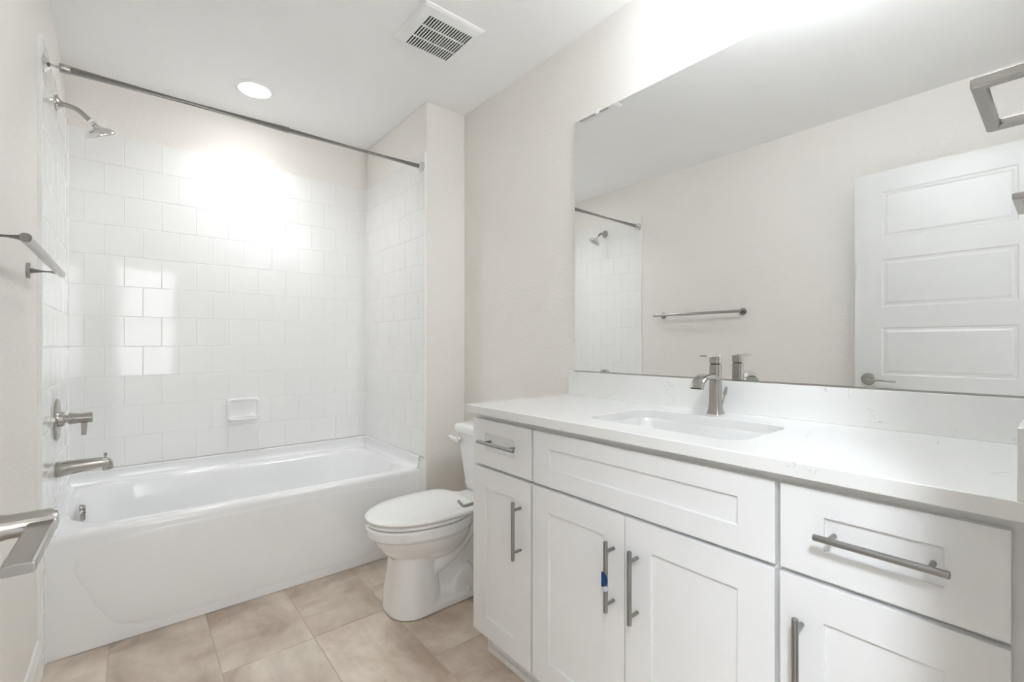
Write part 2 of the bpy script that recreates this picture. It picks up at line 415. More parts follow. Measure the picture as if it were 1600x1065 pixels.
b = B(); tube(b, [(FX+0.045, 0.710, 0.953), (FX+0.045, 0.69, 0.953), (FX+0.044, 0.64, 0.952), (FX+0.042, 0.580, 0.950)], [1, 1, .97, .95], prof=[(0.012,0.0035),(0.010,0.0055),(-0.010,0.0055),(-0.012,0.0035),(-0.012,-0.0035),(-0.010,-0.0055),(0.010,-0.0055),(0.012,-0.0035)], up=(0,0,1))
link('lever', b, M['nickel'], parent=hl, bevel=0.0015)
b = B()
for z in (0.25, 1.05, 1.85): tube(b, [(FX-0.008, YF+0.008, z), (FX-0.008, YF+0.008, z+0.09)], 0.006, 12)
link('hinge', b, M['nickel'], parent=dr, smooth=True)

# ------------------------------------------------------------------ bathtub
bt = empty('bathtub', (0.51, 2.73, 0), 'white alcove bathtub with plain apron front below the white tiled walls', 'bathtub')
X0, X1, Y0, Y1 = TF0-0.002, TF1+0.002, 2.338, TFB
cx, cy, hx, hy = (X0+X1)/2, (Y0+Y1)/2, (X1-X0)/2, (Y1-Y0)/2
def rz(c, z): return [(x, y, z) for x, y in c]
K = 12
bx0, bx1, by0, by1 = -0.192, 1.205, 2.418, 3.082     # basin mouth
def bas(i, dx0=0, dx1=0, r=0.2): 
    x0, x1, y0, y1 = bx0+i+dx0, bx1-i-dx1, by0+i, by1-i
    return rrect((x0+x1)/2, (y0+y1)/2, (x1-x0)/2, (y1-y0)/2, r, K)
b = B()
rings = [rz(rrect(cx, cy, hx, hy, 0.004, K), 0.002), rz(rrect(cx, cy, hx, hy, 0.004, K), 0.425),
         rz(rrect(cx, cy, hx-0.002, hy-0.003, 0.006, K), 0.438), rz(rrect(cx, cy, hx-0.008, hy-0.009, 0.01, K), 0.446), rz(rrect(cx, cy, hx-0.02, hy-0.018, 0.02, K), 0.449),
         rz(bas(-0.016, r=0.215), 0.449), rz(bas(-0.007, r=0.208), 0.447), rz(bas(0, r=0.20), 0.440), rz(bas(0.007, r=0.195), 0.425),
         rz(bas(0.020, 0.006, 0.03, 0.19), 0.33), rz(bas(0.045, 0.02, 0.11, 0.17), 0.17), rz(bas(0.07, 0.04, 0.16, 0.15), 0.10), rz(bas(0.12, 0.06, 0.20, 0.12), 0.075), rz(bas(0.25, 0.1, 0.3, 0.05), 0.070)]
loft(b, rings)
link('tub_shell', b, M['acrylic'], parent=bt, smooth=True, angle=60)
# raised apron emboss
b = B()
def ap(i, y):
    p = [(-0.10+i, 0.16+i*.4), (-0.13+i, 0.37-i), (0.4, 0.405-i), (1.13-i, 0.37-i), (1.16-i, 0.16+i*.4), (1.02-i, 0.055+i), (0.5, 0.045+i), (0.02+i, 0.055+i)]
    q = spline([(x, z, 0) for x, z in p + p[:1]], 6)[:-1]
    return [(v.x, y, v.y) for v in q]
loft(b, [ap(-0.006, Y0+0.0005), ap(0, Y0-0.0012), ap(0.012, Y0-0.0022), ap(0.05, Y0-0.0026)], False, True)
link('apron_panel', b, M['acrylic'], parent=bt, smooth=True, angle=70)
# coved tiling flange on three sides
b = B(); pr = [(0, 0.448), (0.020, 0.4487), (0.010, 0.453), (0.004, 0.462), (0.001, 0.48), (0.0005, 0.512), (-0.001, 0.512)]
pr = [(0.028, 0.4485), (0.014, 0.4525), (0.006, 0.462), (0.003, 0.48), (0.002, 0.509), (-0.002, 0.510), (-0.003, 0.44)]
path = [(TF0, Y0+0.012, (1, 0)), (TF0, TFB, (1, -1)), (TF1, TFB, (-1, -1)), (TF1, Y0+0.012, (-1, 0))]
loft(b, [[(x + a*n[0], y + a*n[1], z) for a, z in pr] for x, y, n in path], True, True)
link('tiling_flange', b, M['acrylic'], parent=bt, smooth=True, angle=60)
for p, q, n in (((TF0, TFB, 0.509), (TF1, TFB, 0.509), (0, -1, 1)), ((TF0, 2.345, 0.509), (TF0, TFB, 0.509), (1, 0, 1)), ((TF1, 2.345, 0.509), (TF1, TFB, 0.509), (-1, 0, 1))):
    bead(bt, p, q, n, 0.005)
ov = empty('overflow_plate', (-0.165, 2.76, 0.408)); ov.parent = bt; ov.location = Vector((-0.165, 2.76, 0.408)) - bt.location
b = B(); nx = Vector((1, 0, 0.10)).normalized()
ob = Vector((-0.172, 2.76, 0.408))
lathe(b, ob, nx, [(0, 0.036), (0.008, 0.036), (0.011, 0.034), (0.011, 0.001)], 36)
for k in range(-2, 3):
    z = 0.385 + k * 0.012; hw = math.sqrt(max(0.0001, 0.033**2 - (k*0.012)**2))
    box(b, -0.163, -0.155, 2.76-hw, 2.76+hw, z+0.0195, z+0.0265)
link('grille', b, M['nickel'], parent=ov, smooth=True)
ld = link('drain', lathe(B(), (0.05, 2.75, 0.0735), (0, 0, 1), [(0, 0.035), (0.003, 0.034), (0.005, 0.028), (0.004, 0.012), (0.009, 0.010), (0.010, 0.002)], 28), M['nickel'], parent=bt, smooth=True)

# ------------------------------------------------------------------ shower fittings
PYS = 2.645
st = empty('wall_shower', (TF0, PYS, 2.137), 'brushed nickel shower head on curved arm high on the left tiled wall', 'shower head')
link('flange', lathe(B(), (TF0, PYS, 2.137), (1, 0, 0), [(0, 0.031), (0.003, 0.031), (0.006, 0.026), (0.014, 0.016), (0.022, 0.011)], 32), M['nickel'], parent=st, smooth=True)
arm = spline([(TF0, PYS, 2.137), (-0.20, PYS, 2.1365), (-0.17, PYS, 2.127), (-0.143, PYS, 2.103), (-0.132, PYS, 2.092)], 6)
link('shower_arm', tube(B(), arm, 0.0095, 20), M['nickel'], parent=st, smooth=True)
hd = Vector((0.78, 0.0, -0.72)).normalized(); hp = Vector((-0.134, PYS, 2.094))
link('pipe_tape', lathe(B(), hp, hd, [(-0.002, 0.0115), (0.006, 0.0118), (0.008, 0.010)], 20), M['white_plastic'], parent=st, smooth=True)
head = empty('head', hp); head.parent = st; head.location = hp - st.location
hd2 = Vector((0.42, 0.33, -0.84)).normalized(); h0 = hp + hd * 0.008
link('ball_joint', lathe(B(), h0, hd, [(0, 0.0125), (0.010, 0.0125), (0.013, 0.009), (0.02, 0.012), (0.026, 0.008)], 24), M['chrome'], parent=head, smooth=True)
h1 = h0 + hd * 0.016
link('bell', lathe(B(), h1, hd2, [(0, 0.012), (0.006, 0.015), (0.010, 0.026), (0.017, 0.043), (0.027, 0.0515), (0.038, 0.054), (0.041, 0.052), (0.038, 0.047), (0.034, 0.002)], 40), M['chrome'], parent=head, smooth=True, angle=50)
b = B(); a_, b2 = frame_of(hd2)
for rr, nn in ((0.010, 6), (0.021, 12), (0.032, 18)):
    for k in range(nn):
        q = h1 + hd2*0.034 + (a_*math.cos(2*PI*k/nn) + b2*math.sin(2*PI*k/nn))*rr
        lathe(b, q, hd2, [(0, 0.0018), (0.003, 0.0013)], 8)
link('spray_nozzles', b, M['rubber'], parent=head)

vt = empty('shower_valve', (TF0, PYS, 0.838), 'brushed nickel shower valve plate and lever on the left tiled wall', 'shower valve')
link('escutcheon', lathe(B(), (TF0, PYS, 0.838), (1, 0, 0), [(0, 0.085), (0.005, 0.085), (0.009, 0.081), (0.010, 0.032), (0.022, 0.030), (0.026, 0.026), (0.026, 0.002)], 56), M['nickel'], parent=vt, smooth=True)
b = B(); lathe(b, (TF0+0.024, PYS, 0.838), (1, 0, 0), [(0, 0.016), (0.012, 0.016), (0.013, 0.0225), (0.020, 0.0235), (0.050, 0.0205), (0.086, 0.0215), (0.088, 0.019), (0.088, 0.002)], 32)
link('valve_hub', b, M['nickel'], parent=vt, smooth=True)
b = B(); tube(b, [(TF0+0.085, PYS, 0.842), (TF0+0.0855, PYS, 0.815), (TF0+0.084, PYS, 0.765)], [1, 1, .8], prof=[(0.010,0.0028),(-0.010,0.0028),(-0.010,-0.0028),(0.010,-0.0028)], up=(0,1,0.001))
link('lever', b, M['nickel'], parent=vt, bevel=0.001)

sp_ = empty('tub_spout', (TF0, PYS, 0.632), 'brushed nickel tub spout with diverter knob over the bathtub rim', 'tub spout')
b = B(); rings = []
for x, zc, hw, hh in ((0, 0.632, 0.028, 0.030), (0.003, 0.632, 0.029, 0.031), (0.05, 0.636, 0.027, 0.028), (0.10, 0.640, 0.0245, 0.024), (0.14, 0.642, 0.0235, 0.0205), (0.160, 0.639, 0.022, 0.020), (0.172, 0.632, 0.020, 0.020), (0.177, 0.626, 0.017, 0.014)):
    rings.append([(TF0+x, PYS + (hw)*math.copysign(abs(math.cos(t))**0.7, math.cos(t)), zc + hh*math.copysign(abs(math.sin(t))**0.8, math.sin(t))) for t in [2*PI*j/32 for j in range(32)]])
loft(b, rings)
lathe(b, (TF0+0.158, PYS, 0.634), (0.12, 0, -1), [(0, 0.019), (0.022, 0.019), (0.026, 0.0175), (0.026, 0.012), (0.01, 0.010)], 24)
link('spout_body', b, M['nickel'], parent=sp_, smooth=True, angle=50)
link('diverter_knob', lathe(B(), (TF0+0.152, PYS, 0.658), (0, 0, 1), [(0, 0.003), (0.008, 0.003), (0.009, 0.006), (0.022, 0.006), (0.023, 0.004)], 16), M['nickel'], parent=sp_, smooth=True)

rd = empty('shower_curtain_rod', (0.51, 2.30, 2.138), 'straight brushed nickel shower curtain rod spanning the tub opening', 'curtain rod')
ya, yb_ = 2.292, 2.312; za, zb = 2.133, 2.143
pa, pb = Vector((TF0, ya, za)), Vector((TF1, yb_, zb)); dd = (pb - pa).normalized()
link('rod_tube', tube(B(), [pa + dd*0.06, pa + dd*0.80], 0.0140, 24), M['nickel'], parent=rd, smooth=True)
link('rod_tube', tube(B(), [pa + dd*0.75, pb - dd*0.01], 0.0125, 24), M['nickel'], parent=rd, smooth=True)
link('rod_end', tube(B(), [pa + dd*0.004, pa + dd*0.062], 0.0085, 20), M['chrome'], parent=rd, smooth=True)
link('rod_collar', lathe(B(), pa + dd*0.040, dd, [(0, 0.013), (0.002, 0.0155), (0.022, 0.0155), (0.03, 0.0142)], 24), M['nickel'], parent=rd, smooth=True)
link('flange', lathe(B(), pa, (1, 0, 0), [(0, 0.030), (0.004, 0.030), (0.008, 0.024), (0.018, 0.013), (0.019, 0.009)], 32), M['chrome'], parent=rd, smooth=True)
link('flange', lathe(B(), pb, (-1, 0, 0), [(0, 0.027), (0.004, 0.027), (0.009, 0.022), (0.022, 0.0155), (0.024, 0.0125)], 32), M['chrome'], parent=rd, smooth=True)

# soap dish
sd = empty('soap_dish', (0.512, TFB, 0.7645), 'white ceramic soap dish set in the back tiled wall above the tub', 'soap dish')
cx_, cz_ = 0.512, 0.7645
def sr(i, y, r, dz=0): return [(x, TFB - y, z + dz) for x, z in rrect(cx_, cz_, 0.086 - i, 0.066 - i, r, 8)]
b = B(); loft(b, [sr(0, -0.004, 0.02), sr(0, 0.008, 0.02), sr(0.001, 0.017, 0.02), sr(0.004, 0.022, 0.02), sr(0.009, 0.0225, 0.018), sr(0.013, 0.018, 0.018), sr(0.018, 0.006, 0.016), sr(0.026, 0.0015, 0.014)], True, True)
# tray lip sticking out at the bottom
lip = [(cx_-0.080, 0.0), (cx_-0.075, 0.036), (cx_-0.052, 0.047), (cx_, 0.050), (cx_+0.052, 0.047), (cx_+0.075, 0.036), (cx_+0.080, 0.0)]
q = spline([(x, y, 0) for x, y in lip], 5)
loft(b, [[(cx_+(v.x-cx_)*s, TFB-0.006-v.y*t, cz_-0.055+dz) for v in q] for s, t, dz in ((0.95, 0.6, -0.008), (1, 0.95, -0.003), (1, 1, 0.004), (0.98, 0.97, 0.009), (0.95, 0.90, 0.008), (0.90, 0.80, 0.001))], True, True)
link('dish', b, M['china'], parent=sd, smooth=True, angle=60)

# ------------------------------------------------------------------ ceiling fixtures
def downlight(x, y, label):
    e = empty('recessed_ceiling_light', (x, y, CEIL), label, 'ceiling light')
    link('trim_ring', lathe(B(), (x, y, CEIL), (0, 0, -1), [(0, 0.097), (0.003, 0.096), (0.007, 0.088), (0.008, 0.076), (0.004, 0.072), (0.002, 0.002)], 48), M['white_plastic'], parent=e, smooth=True)
    link('lamp_lens', lathe(B(), (x, y, CEIL-0.0045), (0, 0, -1), [(0, 0.071), (0.002, 0.070), (0.003, 0.05), (0.0035, 0.002)], 40), M['lens'], parent=e, smooth=True)
downlight(*TUB_LAMP, 'round recessed ceiling light, lit, directly over the bathtub')
vl = empty('added_vanity_light', (XR, 0.48, 2.355), 'brushed nickel two-globe fill light added out of view above the mirror', 'wall light')  # added unseen fixture for general brightness; actual mounting unknown
b = B(); box(b, XR-0.018, XR-0.0005, 0.31, 0.65, 2.325, 2.385)
link('backplate', b, M['nickel'], parent=vl, bevel=0.004)
for y in (0.38, 0.58):
    gl = empty('lamp_arm', (XR-0.018, y, 2.355)); gl.parent = vl; gl.location = Vector((XR-0.018, y, 2.355)) - vl.location
    b = B(); tube(b, [(XR-0.018, y, 2.355), (XR-0.175, y, 2.355)], 0.009, 16); lathe(b, (XR-0.18, y, 2.39), (0, 0, -1), [(0, 0.03), (0.008, 0.058), (0.03, 0.062), (0.032, 0.03)], 24)
    link('lamp_socket', b, M['nickel'], parent=gl, smooth=True)
    b = B(); lathe(b, (XR-0.18, y, 2.36), (0, 0, -1), [(0, 0.03), (0.012, 0.045), (0.035, 0.054), (0.06, 0.052), (0.082, 0.038), (0.092, 0.015), (0.093, 0.002)], 32)
    link('globe_shade', b, M['globe'], parent=gl, smooth=True)
fx0, fx1, fy0, fy1 = 0.890, 1.183, 1.609, 1.895
fn = empty('exhaust_fan_grille', ((fx0+fx1)/2, (fy0+fy1)/2, CEIL), 'square white exhaust fan grille with dark slots on the ceiling', 'exhaust fan')
gx0, gx1, gy0, gy1 = 0.938, 1.151, 1.660, 1.878
def fr(i, z, x0=fx0, x1=fx1, y0=fy0, y1=fy1): return [(x0+i, y0+i, z), (x1-i, y0+i, z), (x1-i, y1-i, z), (x0+i, y1-i, z)]
b = B(); loft(b, [fr(0, CEIL), fr(0, CEIL-0.003), fr(0.012, CEIL-0.012), [(gx0, gy0, CEIL-0.017), (gx1, gy0, CEIL-0.017), (gx1, gy1, CEIL-0.017), (gx0, gy1, CEIL-0.017)], [(gx0, gy0, CEIL-0.004), (gx1, gy0, CEIL-0.004), (gx1, gy1, CEIL-0.004), (gx0, gy1, CEIL-0.004)]], False, False)
link('cover', b, M['white_plastic'], parent=fn, bevel=0.0015)
link('fan_opening', box(B(), gx0+0.0005, gx1-0.0005, gy0+0.0005, gy1-0.0005, CEIL-0.0135, CEIL-0.002), M['black'], parent=fn)
b = B(); n = 17; pitch = (gx1-gx0)/n
for k in range(n+1):
    x = gx0 + pitch*k; box(b, max(gx0, x-pitch*0.2), min(gx1, x+pitch*0.2), gy0, gy1, CEIL-0.0165, CEIL-0.0130)
for y in (gy0+(gy1-gy0)*0.315, gy0+(gy1-gy0)*0.685): box(b, gx0, gx1, y-0.003, y+0.003, CEIL-0.0167, CEIL-0.0131)
link('slats', b, M['white_plastic'], parent=fn)

# ------------------------------------------------------------------ toilet
TY = 1.845
tt = empty('toilet', (1.1, TY, 0), 'white two-piece toilet with closed lid between tub and vanity', 'toilet')
def egg(tip, back, hw, z, sq=0.0, n=64, yo=0.0):
    """elongated seat outline: pointed-round front at -x, squarer back"""
    out = []
    xm = tip + (back - tip) * 0.56
    for j in range(n):
        t = 2*PI*j/n; c, s = math.cos(t), math.sin(t)
        if c < 0: x = xm + (xm - tip) * c; y = hw * math.copysign(abs(s)**0.96, s)
        else:
            p = 1 - sq; x = xm + (back - xm) * abs(c)**p; y = hw * math.copysign(abs(s)**(1 - sq*0.4), s)
        out.append((x, TY + y + yo, z))
    return out
b = B()
# rim and bowl underside
loft(b, [egg(0.93, 1.16, 0.075, 0.20), egg(0.90, 1.18, 0.095, 0.215), egg(0.858, 1.20, 0.120, 0.232), egg(0.822, 1.22, 0.145, 0.262), egg(0.795, 1.235, 0.165, 0.300), egg(0.780, 1.24, 0.176, 0.332), egg(0.7655, 1.24, 0.180, 0.338), egg(0.758, 1.245, 0.186, 0.344), egg(0.753, 1.25, 0.188, 0.380), egg(0.759, 1.25, 0.184, 0.3855), egg(0.79, 1.22, 0.15, 0.3855)])
# rear deck under the tank
def dk(x0, x1, hw, z, r=0.03): return [(x, TY+y, z) for x, y in rrect((x0+x1)/2, 0, (x1-x0)/2, hw, r, 8)]
loft(b, [dk(1.16, 1.46, 0.085, 0.30, 0.05), dk(1.14, 1.49, 0.12, 0.345, 0.05), dk(1.13, 1.50, 0.135, 0.37), dk(1.13, 1.50, 0.135, 0.397), dk(1.14, 1.49, 0.125, 0.403)])
# front pedestal column
def pc(x0, x1, hw, z, r): return [(x, TY+y, z) for x, y in rrect((x0+x1)/2, 0, (x1-x0)/2, hw, r, 8)]
loft(b, [pc(0.835, 1.075, 0.128, 0.001, 0.10), pc(0.836, 1.072, 0.127, 0.02, 0.10), pc(0.846, 1.06, 0.120, 0.10, 0.09), pc(0.857, 1.05, 0.114, 0.18, 0.085), pc(0.866, 1.045, 0.110, 0.245, 0.08)])
# foot
loft(b, [pc(0.95, 1.335, 0.124, 0.001, 0.06), pc(0.95, 1.335, 0.124, 0.030, 0.06), pc(0.96, 1.325, 0.112, 0.038, 0.055), pc(0.96, 1.32, 0.085, 0.050, 0.05), pc(0.98, 1.31, 0.078, 0.090, 0.05), pc(1.0, 1.30, 0.05, 0.10, 0.04)])
# core web and trapway
loft(b, [pc(0.98, 1.30, 0.050, 0.02, 0.03), pc(0.98, 1.34, 0.050, 0.20, 0.03), pc(0.98, 1.44, 0.055, 0.34, 0.03)])
trap = spline([(0.98, TY, 0.165), (1.05, TY, 0.120), (1.12, TY, 0.130), (1.17, TY, 0.20), (1.22, TY, 0.275), (1.27, TY, 0.29), (1.31, TY, 0.24), (1.315, TY, 0.14), (1.315, TY, 0.03)], 6)
tube(b, trap, [0.062 + 0.010*math.sin(i*0.18) for i in range(len(trap))], 24)
# side swoop and shoulder humps beside the trapway
for s in (-1, 1):
    tube(b, spline([(1.00, TY + s*0.062, 0.175), (1.08, TY + s*0.066, 0.205), (1.17, TY + s*0.066, 0.27), (1.25, TY + s*0.062, 0.345)], 6), [0.040, 0.042, 0.044, 0.045, 0.045, 0.045, 0.045, 0.046, 0.046, 0.046, 0.046, 0.046, 0.046, 0.046, 0.046, 0.046, 0.046, 0.046, 0.046], 20)
    loft(b, [pc(1.095-0.02, 1.26, 0.0, 0.03, 0.001)] * 0 or [[(x, TY + s*0.062 + y, z) for x, y in rrect(1.165 + dx, 0, hx, hy, r, 8)] for hx, hy, z, dx, r in ((0.075, 0.050, 0.03, 0.0, 0.03), (0.072, 0.048, 0.075, 0.0, 0.03), (0.060, 0.042, 0.105, 0.004, 0.03), (0.044, 0.034, 0.128, 0.010, 0.028), (0.024, 0.020, 0.141, 0.016, 0.018))])
bowl = link('bowl', b, M['china'], parent=tt, smooth=True)
rm = bowl.modifiers.new('remesh', 'REMESH'); rm.mode = 'VOXEL'; rm.voxel_size = 0.0055; rm.use_smooth_shade = True
sm = bowl.modifiers.new('smooth', 'SMOOTH'); sm.factor = 0.5; sm.iterations = 3
for s in (-1, 1):
    link('bolt_cap', lathe(B(), (1.175, TY + s*0.106, 0.034), (0, s*0.35, 1), [(0, 0.017), (0.012, 0.0165), (0.021, 0.012), (0.025, 0.002)], 24), M['china'], parent=tt, smooth=True)
# seat ring and lid
b = B(); loft(b, [egg(0.764, 1.235, 0.180, 0.3895), egg(0.757, 1.24, 0.186, 0.393), egg(0.757, 1.24, 0.186, 0.402), egg(0.764, 1.235, 0.180, 0.4055)])
link('seat', b, M['seat'], parent=tt, smooth=True, angle=60)
def lid(i, z): return egg(0.751+i, 1.232-i*0.5, 0.189-i, z, sq=0.62)
b = B(); loft(b, [lid(0.010, 0.4095), lid(0.003, 0.4110), lid(0, 0.4145), lid(0.0, 0.4185), lid(0.003, 0.4225), lid(0.010, 0.4250), lid(0.05, 0.4275), lid(0.10, 0.4285)])
link('lid', b, M['seat'], parent=tt, smooth=True, angle=60)
for s in (-1, 1):
    b = B(); box(b, 1.205, 1.245, TY+s*0.075-0.02, TY+s*0.075+0.02, 0.398, 0.421)
    link('hinge', b, M['seat'], parent=tt, bevel=0.006, bseg=3)
# tank
def tk(x0, x1, hw, z, r=0.035): return [(x, TY+y, z) for x, y in rrect((x0+x1)/2, 0, (x1-x0)/2, hw, r, 8)]
b = B(); loft(b, [tk(1.345, 1.495, 0.130, 0.400, 0.03), tk(1.330, 1.505, 0.150, 0.410), tk(1.325, 1.507, 0.158, 0.44), tk(1.312, 1.509, 0.180, 0.60), tk(1.305, 1.510, 0.190, 0.690)])
link('tank', b, M['china'], parent=tt, smooth=True, angle=60)
b = B(); loft(b, [tk(1.302, 1.512, 0.192, 0.690), tk(1.290, 1.514, 0.203, 0.698), tk(1.288, 1.515, 0.205, 0.712), tk(1.289, 1.515, 0.204, 0.728), tk(1.296, 1.512, 0.198, 0.738), tk(1.315, 1.50, 0.18, 0.742)])
link('tank_lid', b, M['china'], parent=tt, smooth=True, angle=60)
fl_ = empty('flush_lever', (1.305, TY+0.15, 0.655)); fl_.parent = tt; fl_.location = Vector((1.305, TY+0.15, 0.655)) - tt.location
link('lever_hub', lathe(B(), (1.308, TY+0.150, 0.655), (-1, 0, 0), [(0, 0.017), (0.008, 0.017), (0.014, 0.012), (0.016, 0.003)], 24), M['chrome'], parent=fl_, smooth=True)
b = B(); tube(b, spline([(1.291, TY+0.145, 0.655), (1.287, TY+0.185, 0.660), (1.284, TY+0.225, 0.668)], 5), [0.010, 0.011, 0.012, 0.012, 0.012, 0.012, 0.012, 0.011, 0.010, 0.008, 0.004], prof=[(0.6*math.cos(2*PI*j/16), math.sin(2*PI*j/16)) for j in range(16)], up=(0,0,1))
link('lever_arm', b, M['china'], parent=fl_, smooth=True)

# toilet paper holder on the cabinet end panel
tp = empty('toilet_paper_holder', (1.10, 1.415, 0.53), 'empty brushed nickel toilet paper holder arm on the vanity end beside the toilet', 'paper holder')
link('wall_post', lathe(B(), (1.10, 1.416, 0.523), (0, 1, 0), [(0, 0.022), (0.006, 0.022), (0.007, 0.008), (0.072, 0.008)], 24), M['nickel'], parent=tp, smooth=True)
link('roll_arm', tube(B(), spline([(1.105, 1.487, 0.523), (1.08, 1.487, 0.523), (1.03, 1.487, 0.523), (0.995, 1.489, 0.522), (0.988, 1.498, 0.526), (0.986, 1.520, 0.534)], 5), 0.0062, 16), M['nickel'], parent=tp, smooth=True)

# ------------------------------------------------------------------ vanity
F, FF = 0.985, 1.005     # door faces, face frame
KZ = 0.0925; TOPZ = 0.885
def shaker(parent, name, y0, y1, z0, z1, iy0, iy1, iz0, iz1):
    t = 0.019; rc_ = 0.006; b = B()
    def q(x, a, c, d, e): return [(x, a, d), (x, c, d), (x, c, e), (x, a, e)]
    loft(b, [q(F+t, y0, y1, z0, z1), q(F, y0, y1, z0, z1), q(F, iy0, iy1, iz0, iz1), q(F+rc_, iy0, iy1, iz0, iz1)])
    o = link(name, b, M['cabinet'], parent=parent)
    bv = o.modifiers.new('bevel', 'BEVEL'); bv.width = 0.0012; bv.segments = 2; bv.limit_method = 'ANGLE'; bv.angle_limit = math.radians(40)
    return o
def pull(parent, y0, z0, y1, z1, s0, s1):
    """bar pull from (y0,z0) to (y1,z1) standing off 35 mm; s0,s1 standoff positions along the bar"""
    x = F - 0.034; b = B()
    p0, p1 = Vector((x, y0, z0)), Vector((x, y1, z1)); d = (p1-p0).normalized()
    lathe(b, p0, d, [(0, 0.0045), (0.0012, 0.006), ((p1-p0).length-0.0012, 0.006), ((p1-p0).length, 0.0045)], 20)
    for s in (s0, s1):
        q = p0 + d * s; lathe(b, q, (1, 0, 0), [(0, 0.0045), (F-x+0.0005, 0.0045)], 16)
    return link('handle', b, M['steel'], parent=parent, smooth=True, angle=50)
def body(parent, y0, y1, left_end=False, right_end=False):
    b = B(); sw = 0.0
    box(b, FF+0.019, XR-0.005, y0, y0+0.016, KZ, TOPZ); box(b, FF+0.019, XR-0.005, y1-0.016, y1, KZ, TOPZ)
    box(b, FF+0.019, XR-0.005, y0+0.016, y1-0.016, KZ, KZ+0.016); box(b, XR-0.012, XR-0.005, y0+0.016, y1-0.016, KZ+0.016, TOPZ)
    return link('cabinet_body', b, M['cabinet'], parent=parent)
def face(parent, y0, y1, ya, yb):
    """face frame y0..y1 with rails; openings between ya and yb"""
    b = B(); x0, x1 = FF, FF+0.019
    box(b, x0, x1, y0, ya, KZ, 0.893); box(b, x0, x1, yb, y1, KZ, 0.893)
    box(b, x0, x1, ya, yb, KZ, KZ+0.03); box(b, x0, x1, ya, yb, 0.86, 0.893); box(b, x0, x1, ya, yb, 0.69, 0.725)
    return link('face_frame', b, M['cabinet'], parent=parent)
VY0, VY1 = YF+0.002, 1.417
DZ0, DZ1, PZ0, PZ1 = 0.0925, 0.6995, 0.7095, 0.8745
ca_ = empty('vanity_cabinet', (1.25, 1.25, KZ), 'narrow white shaker vanity cabinet unit next to the toilet', 'vanity cabinet', 'white shaker vanity cabinet units')
body(ca_, 1.0885, VY1); face(ca_, 1.0885, VY1, 1.13, 1.385)
d_ = shaker(ca_, 'drawer_front', 1.0935, 1.4165, PZ0, PZ1, 1.1796, 1.3381, 0.766, 0.826)
pull(d_, 1.345, 0.8005, 1.143, 0.8005, 0.035, 0.167)
d_ = shaker(ca_, 'cabinet_door', 1.0985, 1.4165, DZ0, DZ1, 1.1815, 1.3381, 0.165, 0.631)
pull(d_, 1.145, 0.446, 1.145, 0.636, 0.0265, 0.1635)
cm = empty('vanity_cabinet', (1.25, 0.73, KZ), 'wide white sink cabinet unit in the middle with two doors under a false drawer front', 'vanity cabinet', 'white shaker vanity cabinet units')
body(cm, 0.3665, 1.0880); face(cm, 0.3665, 1.0880, 0.41, 1.045)
shaker(cm, 'false_drawer_front', 0.3710, 1.0845, PZ0, PZ1, 0.4450, 1.0125, 0.7645, 0.825)
d_ = shaker(cm, 'cabinet_door', 0.7335, 1.0900-0.003, DZ0, DZ1, 0.8012, 1.0145, 0.168, 0.630)
hA = pull(d_, 0.767, 0.448, 0.767, 0.6335, 0.0205, 0.1585)
d_ = shaker(cm, 'cabinet_door', 0.3715, 0.7305, DZ0, DZ1, 0.4450, 0.6538, 0.168, 0.630)
pull(d_, 0.693, 0.449, 0.693, 0.633, 0.0205, 0.1585)
cr_ = empty('vanity_cabinet', (1.25, 0.21, KZ), 'right-hand white vanity cabinet unit with one drawer, at the wall end', 'vanity cabinet', 'white shaker vanity cabinet units')
body(cr_, VY0+0.015, 0.3660); face(cr_, VY0+0.015, 0.3660, 0.085, 0.325)
d_ = shaker(cr_, 'drawer_front', 0.0520, 0.3615, PZ0, PZ1, 0.1240, 0.2872, 0.7625, 0.8255)
pull(d_, 0.2945, 0.797, 0.1125, 0.797, 0.0235, 0.158)
d_ = shaker(cr_, 'cabinet_door', 0.0520, 0.3620, DZ0, DZ1, 0.1240, 0.2872, 0.168, 0.630)
pull(d_, 0.3235, 0.449, 0.3235, 0.636, 0.0225, 0.1635)
link('filler_strip', box(B(), FF-0.003, FF+0.019, VY0, VY0+0.014, KZ, 0.893), M['cabinet'], parent=cr_)
kb = B(); box(kb, 1.037, 1.052, VY0, 1.385, 0, KZ); box(kb, 1.052, XR-0.005, 1.370, 1.385, 0, KZ)
box(kb, 1.030, 1.037, VY0, 1.385, 0.0, 0.022)
box(kb, 1.030, 1.037, 1.375, 1.385, 0.022, KZ)
pl = link('vanity_plinth', kb, M['cabinet'], bevel=0.0015)
tag(pl, 'white recessed toe-kick plinth on the floor under the vanity cabinets', 'plinth')

# blue cap on the pull of the left middle door
bc = empty('blue_plastic_tag', (F-0.041, 0.766, 0.530), 'small dark blue plastic tag caught on a cabinet door pull', 'tag')
b = B(); q = Vector((F-0.0405, 0.7738, 0.5365))
loft(b, [[(q.x + x, q.y - 0.019*math.cos(t), q.z + 0.019*math.sin(t)) for t in [(-PI/2 + PI*j/18) for j in range(19)]] for x in (-0.0028, 0.0)], True, True)
link('blue_cap', b, M['blue'], parent=bc, smooth=True)
b = B(); q = Vector((F-0.0402, 0.7665, 0.522))
loft(b, [[(q.x + x, q.y - 0.016*math.cos(t), q.z - 0.015*abs(math.sin(t))) for t in [(PI/2*j/12) for j in range(13)]] + [(q.x + x, q.y, q.z)] for x in (-0.0024, 0.0)], True, True)
link('clear_tab', b, M['pale'], parent=bc, smooth=True)

